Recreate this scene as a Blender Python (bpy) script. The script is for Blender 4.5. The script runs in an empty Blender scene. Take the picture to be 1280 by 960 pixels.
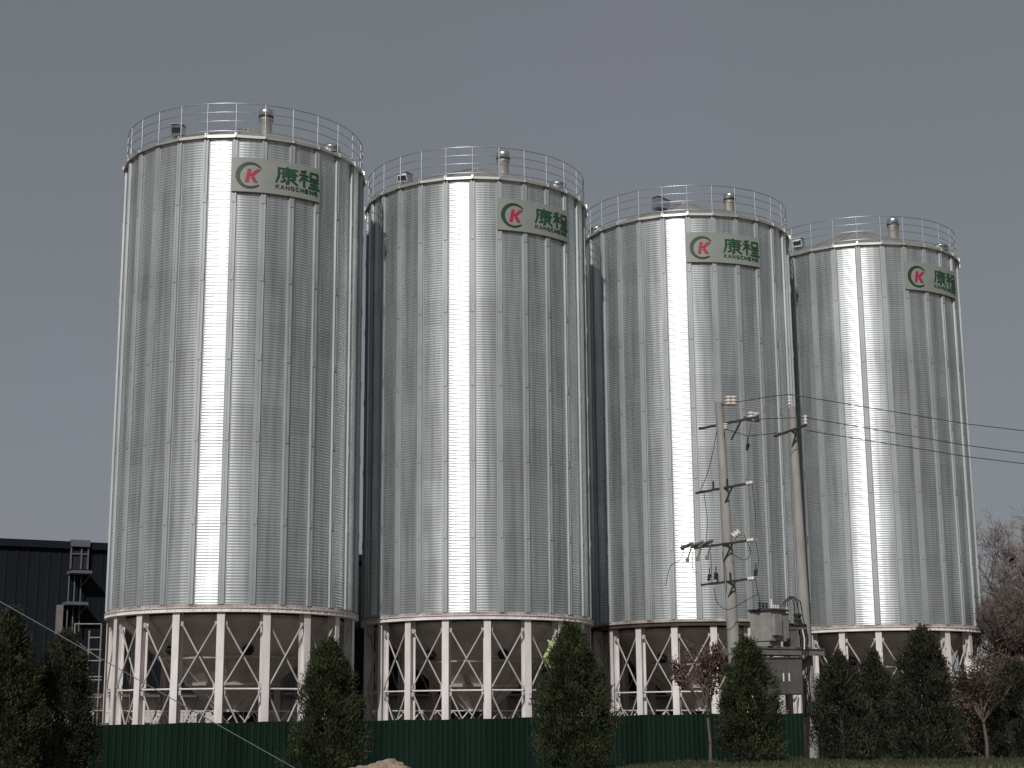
import bpy, bmesh, math, random
from mathutils import Vector, Matrix
R_ = math.radians
random.seed(7)
scene = bpy.context.scene
COL = scene.collection

# ------------------------------------------------------------------ camera
F_PX, PITCH, ROLL, EYE = 1996.0, 0.212, -0.007, 1.7
rt0, up0 = Vector((1, 0, 0)), Vector((0, -math.sin(PITCH), math.cos(PITCH)))
fw = Vector((0, math.cos(PITCH), math.sin(PITCH)))
rt = rt0 * math.cos(ROLL) + up0 * math.sin(ROLL)
up = -rt0 * math.sin(ROLL) + up0 * math.cos(ROLL)
cd = bpy.data.cameras.new('camera')
cam = bpy.data.objects.new('camera', cd); COL.objects.link(cam)
cd.sensor_width = 36.0; cd.lens = F_PX / 1280 * 36
cd.clip_start = 0.1; cd.clip_end = 3000
m = Matrix.Identity(4)
for i in range(3):
    m[i][0] = rt[i]; m[i][1] = up[i]; m[i][2] = -fw[i]
m[0][3], m[1][3], m[2][3] = 0, 0, EYE
cam.matrix_world = m
scene.camera = cam

# ------------------------------------------------------------------ light
SUN_AZ, SUN_EL = 15.5, 36.0        # degrees left of straight behind the camera, height
sv = Vector((-math.sin(R_(SUN_AZ)) * math.cos(R_(SUN_EL)), -math.cos(R_(SUN_AZ)) * math.cos(R_(SUN_EL)), math.sin(R_(SUN_EL))))
sd = bpy.data.lights.new('sun', 'SUN'); sd.energy = 3.0; sd.angle = R_(0.6); sd.color = (1.0, 0.965, 0.95)
so = bpy.data.objects.new('sun', sd); COL.objects.link(so)
so.rotation_euler = sv.to_track_quat('Z', 'Y').to_euler(); so.location = (-20, -20, 40)
w = bpy.data.worlds.new('World'); scene.world = w; w.use_nodes = True
nt = w.node_tree; nt.nodes.clear()
sky = nt.nodes.new('ShaderNodeTexSky'); sky.sky_type = 'NISHITA'; sky.sun_disc = False
sky.sun_elevation = R_(SUN_EL); sky.sun_rotation = R_(180 + SUN_AZ)
sky.altitude = 100; sky.air_density = 1.0; sky.dust_density = 1.6; sky.ozone_density = 2.0
hs = nt.nodes.new('ShaderNodeHueSaturation'); hs.inputs['Saturation'].default_value = 0.3
gm = nt.nodes.new('ShaderNodeGamma'); gm.inputs['Gamma'].default_value = 0.40
mx = nt.nodes.new('ShaderNodeMix'); mx.data_type = 'RGBA'; mx.blend_type = 'MULTIPLY'; mx.inputs[0].default_value = 1.0
mx.inputs[7].default_value = (0.945, 1.0, 1.06, 1)
bg = nt.nodes.new('ShaderNodeBackground'); bg.inputs['Strength'].default_value = 0.118
wo = nt.nodes.new('ShaderNodeOutputWorld')
nt.links.new(sky.outputs[0], hs.inputs['Color']); nt.links.new(hs.outputs[0], gm.inputs[0])

# thin uneven haze in the air: a few percent of slow variation over the sky
stc = nt.nodes.new('ShaderNodeTexCoord'); snz = nt.nodes.new('ShaderNodeTexNoise'); snz.inputs['Scale'].default_value = 3.2; snz.inputs['Detail'].default_value = 3
nt.links.new(stc.outputs['Generated'], snz.inputs['Vector'])
srm = nt.nodes.new('ShaderNodeValToRGB'); srm.color_ramp.elements[0].position = .35; srm.color_ramp.elements[1].position = .65
srm.color_ramp.elements[0].color = (0.92, 0.995, 1.05, 1); srm.color_ramp.elements[1].color = (0.965, 0.995, 1.085, 1)
nt.links.new(snz.outputs['Fac'], srm.inputs[0]); nt.links.new(srm.outputs[0], mx.inputs[7])
nt.links.new(gm.outputs[0], mx.inputs[6]); nt.links.new(mx.outputs[2], bg.inputs['Color'])
nt.links.new(bg.outputs[0], wo.inputs['Surface'])
scene.view_settings.view_transform = 'Standard'; scene.view_settings.look = 'None'
scene.view_settings.exposure = 0.0; scene.view_settings.gamma = 1.0
scene.render.engine = 'CYCLES'

# ------------------------------------------------------------------ pixel helpers (photo is 1280 x 960)
def ray(x, y):
    a, b = x - 640, y - 480
    return (fw * F_PX + rt * a - up * b)
def at(x, y, Y):
    d = ray(x, y); t = Y / d.y
    return Vector((d.x * t, Y, EYE + d.z * t))
def proj(P):
    v = Vector(P) - Vector((0, 0, EYE)); d = v.dot(fw)
    return (640 + F_PX * v.dot(rt) / d, 480 - F_PX * v.dot(up) / d)

# ------------------------------------------------------------------ materials
def mat(name, col, rough=0.7, metal=0.0, var=0.15, scale=3.0, bump=0.0, bscale=20.0, spec=0.5, col2=None, detail=4, rvar=0.0, stretch=None, attr=None, attr_amt=0.2, transl=0.0):
    m = bpy.data.materials.new(name); m.use_nodes = True
    n = m.node_tree.nodes; l = m.node_tree.links
    b = n['Principled BSDF']
    b.inputs['Roughness'].default_value = rough; b.inputs['Metallic'].default_value = metal
    b.inputs['Specular IOR Level'].default_value = spec
    tc = n.new('ShaderNodeTexCoord'); mp = n.new('ShaderNodeMapping')
    l.new(tc.outputs['Object'], mp.inputs[0])
    if stretch: mp.inputs['Scale'].default_value = stretch
    nz = n.new('ShaderNodeTexNoise'); nz.inputs['Scale'].default_value = scale; nz.inputs['Detail'].default_value = detail
    nz.inputs['Roughness'].default_value = 0.6
    l.new(mp.outputs[0], nz.inputs['Vector'])
    cr = n.new('ShaderNodeValToRGB')
    c2 = col2 or tuple(min(1, c * (1 + var)) for c in col)
    c1 = col if col2 else tuple(c * (1 - var) for c in col)
    cr.color_ramp.elements[0].position = 0.32; cr.color_ramp.elements[1].position = 0.68
    cr.color_ramp.elements[0].color = (*c1, 1); cr.color_ramp.elements[1].color = (*c2, 1)
    l.new(nz.outputs['Fac'], cr.inputs[0])
    out = cr.outputs[0]
    if attr:
        at_ = n.new('ShaderNodeAttribute'); at_.attribute_name = attr
        mr = n.new('ShaderNodeMapRange'); mr.inputs['To Min'].default_value = 1 - attr_amt; mr.inputs['To Max'].default_value = 1 + attr_amt
        l.new(at_.outputs['Fac'], mr.inputs['Value'])
        mm = n.new('ShaderNodeMix'); mm.data_type = 'RGBA'; mm.blend_type = 'MULTIPLY'; mm.inputs[0].default_value = 1
        l.new(out, mm.inputs[6]); l.new(mr.outputs[0], mm.inputs[7]); out = mm.outputs[2]
    l.new(out, b.inputs['Base Color'])
    if rvar:
        mr = n.new('ShaderNodeMapRange'); mr.inputs['To Min'].default_value = rough - rvar; mr.inputs['To Max'].default_value = rough + rvar
        l.new(nz.outputs['Fac'], mr.inputs['Value']); l.new(mr.outputs[0], b.inputs['Roughness'])
    if bump:
        nb = n.new('ShaderNodeTexNoise'); nb.inputs['Scale'].default_value = bscale; nb.inputs['Detail'].default_value = 4
        l.new(tc.outputs['Object'], nb.inputs['Vector'])
        bp = n.new('ShaderNodeBump'); bp.inputs['Strength'].default_value = bump; bp.inputs['Distance'].default_value = 0.02
        l.new(nb.outputs['Fac'], bp.inputs['Height']); l.new(bp.outputs[0], b.inputs['Normal'])
    if transl:
        b.inputs['Transmission Weight'].default_value = 0
        tr = n.new('ShaderNodeBsdfTranslucent'); ms = n.new('ShaderNodeMixShader'); ms.inputs[0].default_value = transl
        l.new(out, tr.inputs[0]); l.new(b.outputs[0], ms.inputs[1]); l.new(tr.outputs[0], ms.inputs[2])
        l.new(ms.outputs[0], n['Material Output'].inputs['Surface'])
    return m

M = {}
M['wall'] = mat('galvanised_sheet', (0.67, 0.705, 0.70), 0.45, 0.82, 0.08, 0.55, bump=0.0, rvar=0.05, stretch=(1, 1, 0.35), attr='sheet', attr_amt=0.12)
wn_ = M['wall'].node_tree; wb_ = wn_.nodes['Principled BSDF']
# rain streaks: long thin vertical stains in the zinc
sn_ = wn_.nodes.new('ShaderNodeTexNoise'); sn_.inputs['Scale'].default_value = 5.0; sn_.inputs['Detail'].default_value = 5
sm_ = wn_.nodes.new('ShaderNodeMapping'); sm_.inputs['Scale'].default_value = (1, 1, 0.05)
sc_ = wn_.nodes.new('ShaderNodeTexCoord'); oi_ = wn_.nodes.new('ShaderNodeObjectInfo'); om_ = wn_.nodes.new('ShaderNodeMath'); om_.operation = 'MULTIPLY'; om_.inputs[1].default_value = 40; wn_.links.new(oi_.outputs['Random'], om_.inputs[0]); wn_.links.new(om_.outputs[0], sm_.inputs['Location']); wn_.links.new(sc_.outputs['Object'], sm_.inputs[0]); wn_.links.new(sm_.outputs[0], sn_.inputs['Vector'])
sr_ = wn_.nodes.new('ShaderNodeMapRange'); sr_.inputs['From Min'].default_value = 0.3; sr_.inputs['From Max'].default_value = 0.6
sr_.inputs['To Min'].default_value = 0.72; sr_.inputs['To Max'].default_value = 1.04; wn_.links.new(sn_.outputs['Fac'], sr_.inputs['Value'])
sx_ = wn_.nodes.new('ShaderNodeMix'); sx_.data_type = 'RGBA'; sx_.blend_type = 'MULTIPLY'; sx_.inputs[0].default_value = 1
prev_ = wb_.inputs['Base Color'].links[0].from_socket
wn_.links.new(prev_, sx_.inputs[6]); wn_.links.new(sr_.outputs[0], sx_.inputs[7]); wn_.links.new(sx_.outputs[2], wb_.inputs['Base Color'])
wb_ = wb_; wb_.inputs['Anisotropic'].default_value = 0.72
tz_ = wn_.nodes.new('ShaderNodeCombineXYZ'); tz_.inputs[2].default_value = 1.0; wn_.links.new(tz_.outputs[0], wb_.inputs['Tangent'])
M['rib'] = mat('galvanised_stiffener', (0.375, 0.395, 0.395), 0.6, 0.45, 0.12, 1.2, stretch=(1, 1, 0.3))
M['roof'] = mat('galvanised_roof', (0.55, 0.54, 0.5), 0.42, 0.8, 0.1, 1.5)
M['rail'] = mat('galvanised_rail', (0.50, 0.53, 0.56), 0.34, 0.9, 0.08, 3)
M['white'] = mat('white_painted_steel', (0.60, 0.555, 0.53), 0.55, 0.0, 0.07, 2.4, col2=(0.77, 0.735, 0.715), stretch=(1, 1, .35))
M['whitedirty'] = mat('stained_white_steel', (0.42, 0.35, 0.31), 0.65, 0.0, 0.1, 2.2, col2=(0.74, 0.70, 0.67))
M['brace'] = mat('greyed_brace_steel', (0.40, 0.375, 0.36), 0.6, 0.0, 0.12, 2)
M['stain'] = mat('rusty_stained_steel', (0.16, 0.12, 0.10), 0.75, 0.0, 0.1, 1.6, col2=(0.50, 0.45, 0.42), stretch=(1, 1, .3))
M['darkring'] = mat('dark_brown_steel', (0.035, 0.024, 0.02), 0.8, 0.0, 0.2, 2.2, col2=(0.08, 0.055, 0.045))  # mottled dark brown, used only for the third silo's ring beam
M['cone'] = mat('dull_hopper_sheet', (0.40, 0.375, 0.35), 0.6, 0.2, 0.2, 0.9, col2=(0.64, 0.61, 0.58))
M['board'] = mat('sign_board', (0.245, 0.26, 0.235), 0.5, 0.0, 0.06, 1.5)
M['green'] = mat('sign_green', (0.012, 0.062, 0.028), 0.5, 0.0, 0.05, 1.5)
M['darkgreen'] = mat('sign_dark_green', (0.018, 0.045, 0.028), 0.5, 0.0, 0.05, 1.5)
M['red'] = mat('sign_red', (0.36, 0.018, 0.05), 0.5, 0.0, 0.05, 1.5)
M['hedge'] = None
M['fence'] = mat('green_sheet_fence', (0.0018, 0.0110, 0.0058), 0.6, 0.0, 0.25, 2.2, spec=0.2, stretch=(1, 1, .12), col2=(0.0040, 0.0175, 0.0098), attr='panel', attr_amt=0.35)
M['navy'] = mat('dark_blue_cladding', (0.0085, 0.011, 0.0145), 0.8, 0.0, 0.18, 0.4, spec=0.15, stretch=(1, 1, .2))
M['navytrim'] = mat('grey_blue_trim', (0.10, 0.11, 0.125), 0.6, 0.0, 0.1, 2)
M['pale'] = mat('pale_panel', (0.62, 0.58, 0.55), 0.7, 0.0, 0.12, 0.8)
M['black'] = mat('dark_interior', (0.012, 0.011, 0.011), 0.8, 0.0, 0.2, 2)
M['concrete'] = mat('concrete_pole', (0.27, 0.258, 0.238), 0.85, 0.0, 0.2, 3, bump=0.3, bscale=12, stretch=(1, 1, .25))
M['steel_dark'] = mat('weathered_dark_steel', (0.06, 0.056, 0.05), 0.6, 0.3, 0.2, 4)
M['steel_grey'] = mat('weathered_grey_steel', (0.16, 0.155, 0.135), 0.6, 0.2, 0.2, 4)
M['porcelain'] = mat('white_porcelain', (0.62, 0.57, 0.53), 0.3, 0.0, 0.05, 4)
M['tank'] = mat('grey_transformer_paint', (0.20, 0.195, 0.175), 0.5, 0.0, 0.15, 6, col2=(0.29, 0.28, 0.255))
M['cabinet'] = mat('grey_cabinet_paint', (0.062, 0.056, 0.050), 0.6, 0.0, 0.2, 3)
M['cable'] = mat('black_cable', (0.014, 0.014, 0.014), 0.6, 0.0, 0.1, 4)
M['wire'] = mat('bare_wire', (0.07, 0.075, 0.075), 0.55, 0.5, 0.1, 4)
M['guy'] = mat('steel_stay_wire', (0.26, 0.28, 0.27), 0.5, 0.5, 0.1, 4)
M['conifer'] = mat('conifer_leaf', (0.016, 0.025, 0.012), 0.75, 0, 0.2, 1.8, spec=0.2, col2=(0.062, 0.070, 0.032), attr='tone', attr_amt=0.55, transl=0.15)
M['conifer2'] = mat('dull_conifer_leaf', (0.018, 0.023, 0.015), 0.75, 0, 0.2, 1.8, spec=0.2, col2=(0.062, 0.060, 0.040), attr='tone', attr_amt=0.55, transl=0.15)
M['brownleaf'] = mat('dry_brown_leaf', (0.095, 0.06, 0.045), 0.7, 0, 0.2, 5, spec=0.2, col2=(0.21, 0.135, 0.10), attr='tone', attr_amt=0.4, transl=0.25)
M['oliveleaf'] = mat('olive_leaf', (0.022, 0.022, 0.011), 0.7, 0, 0.2, 5, spec=0.2, col2=(0.085, 0.062, 0.038), attr='tone', attr_amt=0.4, transl=0.25)
M['bark'] = mat('pale_bark', (0.20, 0.165, 0.13), 0.9, 0, 0.25, 8)
M['greybark'] = mat('grey_bark', (0.10, 0.08, 0.065), 0.9, 0, 0.25, 8)
M['darkbark'] = mat('dark_bark', (0.05, 0.038, 0.032), 0.9, 0, 0.25, 6)
M['twig'] = mat('pinkish_twig', (0.29, 0.255, 0.242), 0.9, 0, 0.25, 2)
M['browntwig'] = mat('brown_twig', (0.12, 0.092, 0.08), 0.9, 0, 0.25, 2)
M['soil'] = mat('dry_soil', (0.10, 0.078, 0.055), 0.95, 0, 0.25, 0.8, bump=0.5, bscale=6, col2=(0.16, 0.13, 0.09))
M['rock'] = mat('sandy_rock', (0.20, 0.145, 0.11), 0.95, 0, 0.2, 9, bump=0.9, bscale=14, col2=(0.34, 0.26, 0.20))
M['grass'] = mat('grass_blade', (0.028, 0.040, 0.016), 0.7, 0, 0.2, 1.3, spec=0.2, col2=(0.075, 0.078, 0.040), transl=0.2, attr='tone', attr_amt=0.4)
M['plastic'] = mat('pale_green_plastic', (0.40, 0.46, 0.22), 0.5, 0, 0.15, 4)
M['scaff'] = mat('scaffold_tube', (0.22, 0.19, 0.18), 0.6, 0.2, 0.2, 5)

# ------------------------------------------------------------------ mesh builder
class MB:
    def __init__(s): s.v = []; s.f = []; s.sm = []
    def add(s, vs, fs, smooth=False):
        o = len(s.v); s.v += [tuple(v) for v in vs]; s.f += [tuple(i + o for i in f) for f in fs]; s.sm += [smooth] * len(fs)
        return s
    def box(s, c, d, mtx=None):
        x, y, z = d[0] / 2, d[1] / 2, d[2] / 2
        vs = [Vector((sx * x, sy * y, sz * z)) for sz in (-1, 1) for sy in (-1, 1) for sx in (-1, 1)]
        c = Vector(c)
        vs = [(mtx @ v if mtx else v) + c for v in vs]
        return s.add(vs, [(0, 2, 3, 1), (4, 5, 7, 6), (0, 1, 5, 4), (1, 3, 7, 5), (3, 2, 6, 7), (2, 0, 4, 6)])
    def tube(s, pts, r, n=8, cap=True, smooth=True):
        pts = [Vector(p) for p in pts]; k = len(pts)
        rr = r if isinstance(r, (list, tuple)) else [r] * k
        vs = []; prev = None
        for i, p in enumerate(pts):
            t = (pts[min(i + 1, k - 1)] - pts[max(i - 1, 0)]).normalized()
            if prev is None:
                a = Vector((0, 0, 1)) if abs(t.z) < 0.9 else Vector((1, 0, 0))
                u = t.cross(a).normalized()
            else:
                u = (prev - t * prev.dot(t)).normalized()
            prev = u; w_ = t.cross(u)
            for j in range(n):
                a = 2 * math.pi * (j + .5) / n
                vs.append(p + (u * math.cos(a) + w_ * math.sin(a)) * rr[i])
        fs = [(i * n + j, i * n + (j + 1) % n, (i + 1) * n + (j + 1) % n, (i + 1) * n + j) for i in range(k - 1) for j in range(n)]
        s.add(vs, fs, smooth and n > 4)
        if cap:
            s.add(vs[:n], [tuple(range(n))[::-1]]); s.add(vs[-n:], [tuple(range(n))])
        return s
    def lathe(s, prof, n=32, c=(0, 0, 0), smooth=True, closed=False, a0=0.0, a1=2 * math.pi, axis=None):
        # prof list of (r, z)
        full = abs(a1 - a0 - 2 * math.pi) < 1e-6
        cols = n if full else n + 1
        vs = []
        for i in range(cols):
            a = a0 + (a1 - a0) * i / n
            for (r, z) in prof:
                p = Vector((r * math.sin(a), -r * math.cos(a), z))
                if axis: p = axis @ p
                vs.append(p + Vector(c))
        k = len(prof); fs = []
        for i in range(n):
            i2 = (i + 1) % cols
            for j in range(k if closed else k - 1):
                j2 = (j + 1) % k
                fs.append((i * k + j, i2 * k + j, i2 * k + j2, i * k + j2))
        return s.add(vs, fs, smooth)
    def mesh(s, name, m):
        me = bpy.data.meshes.new(name); me.from_pydata(s.v, [], s.f)
        me.polygons.foreach_set('use_smooth', s.sm); me.materials.append(m); me.update()
        return me
    def build(s, name, m, parent=None):
        o = bpy.data.objects.new(name, s.mesh(name, m)); COL.objects.link(o)
        if parent: o.parent = parent
        return o
def fattr(me, name, vals):
    a = me.attributes.new(name, 'FLOAT', 'FACE'); a.data.foreach_set('value', vals)
def tag(o, label=None, cat=None, group=None, kind=None):
    if label: o['label'] = label
    if cat: o['category'] = cat
    if group: o['group'] = group
    if kind: o['kind'] = kind
    return o
def empty(name, loc=(0, 0, 0), rz=0):
    o = bpy.data.objects.new(name, None); COL.objects.link(o); o.location = loc; o.rotation_euler = (0, 0, rz)
    o.empty_display_size = 0.3
    return o
def child(name, me, parent, rz=0, loc=(0, 0, 0)):
    o = bpy.data.objects.new(name, me); COL.objects.link(o); o.parent = parent; o.rotation_euler = (0, 0, rz); o.location = loc
    return o
def kids(o): return [c for c in COL.objects if c.parent == o]
def copy_tree(o, parent=None):
    c = o.copy(); COL.objects.link(c); c.parent = parent
    for k in kids(o): copy_tree(k, c)
    return c

# ------------------------------------------------------------------ ground
ROWD = Vector((0.890, 0.456, 0))
def smooth(t): t = max(0, min(1, t)); return t * t * (3 - 2 * t)
def ground_z(x, y):
    bank = 0.60 + 0.26 * smooth((x + 1) / 7)
    rise = smooth((y - 26) / 9) * (1 - smooth((y - 41) / 5))
    back = (0.05 + 0.25 * smooth((x + 10) / 25)) * smooth((y - 38) / 6)
    return max(bank * rise, 0) + back * (1 - rise) + 0.0
g = MB()
xs = [-1500, -600, -200, -80] + [-40 + i * 1.0 for i in range(81)] + [80, 200, 600, 1500]
ys = [-900, -300, -60, -10] + [5 + i * 1.0 for i in range(60)] + [80, 120, 250, 600, 2200]
vs = [(x, y, ground_z(x, y) + 0.02 * math.sin(x * 1.7 + y * .9) * (1 if 5 < y < 60 else 0)) for y in ys for x in xs]
nx = len(xs)
g.add(vs, [(j * nx + i, j * nx + i + 1, (j + 1) * nx + i + 1, (j + 1) * nx + i) for j in range(len(ys) - 1) for i in range(nx - 1)], True)
tag(g.build('ground', M['soil']), kind='structure')

# ------------------------------------------------------------------ silo pieces (azimuth 0 faces the camera side, -Y)
RAD = 4.5; ZB, ZT = 5.86, 22.70; GZ = 0.1; STEP = 2 * math.pi / 27
def pol(r, a, z=0): return Vector((r * math.sin(a), -r * math.cos(a), z))
def wall_mesh():
    pitch = 0.1; n_c = int((ZT - ZB) / pitch); sub = 6; seg = 27 * 6
    vs = []; k = n_c * sub + 1
    for i in range(seg):
        a = 2 * math.pi * i / seg
        sa, ca = math.sin(a), -math.cos(a)
        # the sheets sag a little between the stiffeners
        fl = -0.006 * math.sin(math.pi * (i % 6) / 6)
        for j in range(k):
            z = ZB + j * pitch / sub
            r = RAD + fl + 0.0086 * math.cos(2 * math.pi * j / sub)
            vs.append((r * sa, r * ca, z))
    fs = []; rnd = random.Random(3); val = []
    tone = {}
    for i in range(seg):
        i2 = (i + 1) % seg
        for j in range(k - 1):
            fs.append((i * k + j, i2 * k + j, i2 * k + j + 1, i * k + j + 1))
            tier = j // (sub * 10); sh = ((i // 6) + (tier % 2) * 1) // 3 % 9
            key = (tier, sh)
            if key not in tone: tone[key] = rnd.random() * 0.5 + 0.5 * random.Random(sh * 7 + 1).random()
            val.append(tone[key])
    mb = MB(); mb.add(vs, fs, True); me = mb.mesh('wall', M['wall']); fattr(me, 'sheet', val)
    return me
def stiff_mesh():
    mb = MB(); r0, r1 = RAD + 0.004, RAD + 0.075
    prof = [(-.14, r0), (-.14, r0 + .006), (-.105, r0 + .006), (-.085, r1), (-.022, r1), (-.014, r1 - .02), (.014, r1 - .02), (.022, r1), (.085, r1), (.105, r0 + .006), (.14, r0 + .006), (.14, r0)]
    z0, z1 = ZB + .02, ZT - .03
    vs = [(x, -r, z) for z in (z0, z1) for (x, r) in prof]; n = len(prof)
    mb.add(vs, [(i, (i + 1) % n, (i + 1) % n + n, i + n) for i in range(n)])
    mb.add(vs[:n], [tuple(range(n))]); mb.add(vs[n:], [tuple(range(n))[::-1]])
    z = ZB + 2.9
    while z < ZT - 1:
        mb.box((0, -(r1 + .006), z), (.15, .012, .28))
        for dz in (-.1, 0, .1):
            for dx in (-.045, .045): mb.box((dx, -(r1 + .022), z + dz), (.022, .012, .022))
        z += 2.9
    return mb.mesh('stiffener', M['rib'])
def leg_mesh():
    mb = MB(); r = RAD - .02; h = ZB - .25 - GZ; zc = GZ + h / 2
    mb.box((0, -r - .0, zc), (.26, .022, h)); mb.box((0, -r + .30, zc), (.26, .022, h)); mb.box((0, -r + .15, zc), (.016, .276, h))
    mb.box((0, -r + .15, GZ + .02), (.5, .5, .04))
    return mb.mesh('leg', M['white'])
def brace_mesh():
    mb = MB(); a = 2 * math.pi / 18; r = RAD - .02 + .0
    zt, zm, zl = ZB - .62, 3.05, .45
    P = lambda t, z: pol(r - .12, t, z)
    e = .035
    for (z1, z2) in ((zt, zm + .1), (zm - .12, zl)):
        A, B = P(e, z1), P(a - e, z2); C, D = P(e, z2), P(a - e, z1)
        inw = -(pol(1, a / 2)) * .04
        mb.tube([A + inw, B + inw], .031, 8); mb.tube([C - inw, D - inw], .031, 8)
        for q in (A, B, C, D):
            mb.box(q, (.12, .02, .16), Matrix.Rotation(a / 2, 3, 'Z'))
    return mb.mesh('brace', M['brace'])
def girt_mesh():
    mb = MB(); a = math.pi / 9; r = RAD - .14; e = .035
    mb.tube([pol(r, e, 3.05), pol(r, a - e, 3.05)], .034, 8)
    return mb.mesh('girt', M['white'])
def ring_mesh(m):
    mb = MB()
    ro, ri, h = RAD + .05, RAD - .28, .13
    z1 = ZB - .08; z0 = z1 - h - .03
    mb.lathe([(ri, z1 - .02), (ro + .05, z1 - .02), (ro + .05, z1), (ri, z1)], 108, closed=True, smooth=False)
    mb.lathe([(ri, z0), (ro + .05, z0), (ro + .05, z0 + .02), (ri, z0 + .02)], 108, closed=True, smooth=False)
    mb.lathe([(ro - .03, z0 + .02), (ro, z0 + .02), (ro, z1 - .02), (ro - .03, z1 - .02)], 108, closed=True, smooth=False)
    for i in range(90):
        a = 2 * math.pi * i / 90
        mb.box(pol(ro + .016, a, (z0 + z1) / 2), (.012, .032, h - .012), Matrix.Rotation(a, 3, 'Z'))
    return mb.mesh('ring_beam', m)
def cleat_mesh():   # bolted base angle between wall and ring
    mb = MB()
    mb.lathe([(RAD - .1, ZB - .077), (RAD + .05, ZB - .077), (RAD + .035, ZB + .03), (RAD + .012, ZB + .03)], 108, closed=True, smooth=False)
    for i in range(162):
        a = 2 * math.pi * i / 162
        mb.box(pol(RAD + .048, a, ZB - .02), (.025, .02, .07), Matrix.Rotation(a, 3, 'Z'))
    return mb.mesh('base_angle', M['stain'])
def hopper_mesh():
    mb = MB(); zt = ZB - .40; zb = 2.45
    mb.lathe([(RAD - .5, zt + .12), (RAD - .5, zt), (.60, zb), (.60, zb - .12), (.5, zb - .12), (.5, zb + .05), (RAD - .6, zt + .12)], 54, smooth=False)
    for i in range(18):
        a = 2 * math.pi * i / 18
        mb.tube([pol(RAD - .52, a, zt - .02), pol(.64, a, zb + .0)], .035, 4)
    for z in (3.3, 4.2):
        r = .62 + (z - zb) / (zt - zb) * (RAD - 1.12)
        mb.lathe([(r, z - .05), (r + .05, z - .05), (r + .09, z + .05), (r + .02, z + .05)], 54, closed=True, smooth=False)
    return mb.mesh('hopper', M['cone'])
ROOF_RISE = 2.0
def roofz(r): return ZT + .06 + ROOF_RISE * (1 - r / (RAD + .15))
def port_mesh():
    mb = MB(); r = 2.9; z = 2.45 + (r - .6) / (RAD - 1.1) * (ZB - .4 - 2.45)
    q = Vector((0, -1, -1.15)).normalized().to_track_quat('Z', 'Y').to_matrix()
    mb.lathe([(0, 0), (.16, 0), (.2, .03), (.2, .16), (.0, .16)], 16, c=(0, -r, z), axis=q)
    return mb.mesh('inspection_port', M['black'])
def roof_mesh():
    mb = MB(); ro = RAD + .15
    vs = []; n = 27
    prof = [(ro, ZT - .05), (ro, ZT + .05), (ro - .03, ZT + .075), (.45, roofz(.45)), (.42, roofz(.45) + .06), (.0, roofz(.45) + .12)]
    mb.lathe(prof, 27, smooth=False)
    mb.lathe([(RAD - .02, ZT - .02), (ro - .004, ZT - .04), (ro - .004, ZT - .05), (RAD - .02, ZT - .03)], 27, closed=True, smooth=False)
    for i in range(27):
        a = STEP * i
        mb.tube([pol(ro - .03, a, ZT + .10), pol(.45, a, roofz(.45) + .03)], .028, 4)
        mb.box(pol(ro - .0, a, ZT + .03), (.06, .08, .16), Matrix.Rotation(a, 3, 'Z'))
    return mb.mesh('roof', M['roof'])
RR = RAD + .02
def post_mesh():
    mb = MB(); mb.tube([pol(RR, 0, ZT + .02), pol(RR, 0, ZT + 1.31)], .023, 6)
    mb.box(pol(RR, 0, ZT + .1), (.1, .08, .12))
    return mb.mesh('post', M['rail'])
def rails_mesh():
    mb = MB()
    for z, r in ((1.30, .019), (.96, .015), (.62, .015), (.24, .017)):
        pr = [(RR + r * math.cos(t * math.pi / 3), ZT + z + r * math.sin(t * math.pi / 3)) for t in range(6)]
        mb.lathe(pr, 108, closed=True)
    return mb.mesh('guardrail', M['rail'])
def pipe_mesh():
    mb = MB()
    mb.lathe([(.24, 0), (.24, .93), (.27, .95), (.27, .99)], 24)
    mb.lathe([(.25, .86), (.28, .86), (.28, .89), (.25, .89)], 24, closed=True)
    return mb.mesh('vent_pipe', M['roof'])
def pipecap_mesh():
    mb = MB(); mb.lathe([(.0, 1.03), (.22, 1.03), (.27, 1.05), (.27, 1.24), (.23, 1.30), (.0, 1.34)], 24)
    return mb.mesh('vent_cap', M['rail'])
def pipeband_mesh():
    mb = MB(); mb.lathe([(.2, .96), (.285, .96), (.285, 1.035), (.2, 1.035)], 24, closed=True)
    return mb.mesh('vent_band', M['black'])
def hatch_mesh():
    mb = MB()
    vs = [(-.22, -.3, 0), (.22, -.3, 0), (.22, .3, 0), (-.22, .3, 0), (-.2, -.42, .34), (.2, -.42, .34), (.2, .26, .46), (-.2, .26, .46)]
    mb.add(vs, [(0, 3, 2, 1), (4, 5, 6, 7), (0, 1, 5, 4), (1, 2, 6, 5), (2, 3, 7, 6), (3, 0, 4, 7)])
    mb.box((0, -.1, .44), (.5, .82, .03), Matrix.Rotation(.17, 3, 'X'))
    return mb.mesh('roof_hood', M['rail'])
def hood_open_mesh():
    mb = MB(); mb.box((0, -.37, .16), (.34, .05, .2), Matrix.Rotation(.33, 3, 'X')); return mb.mesh('hood_mouth', M['black'])
def dome_mesh():
    mb = MB(); mb.lathe([(.33, -.1), (.33, .08)] + [(.36 * math.cos(t * math.pi / 12), .08 + .2 * math.sin(t * math.pi / 12)) for t in range(7)], 20)
    return mb.mesh('inspection_dome', M['rail'])

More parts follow.
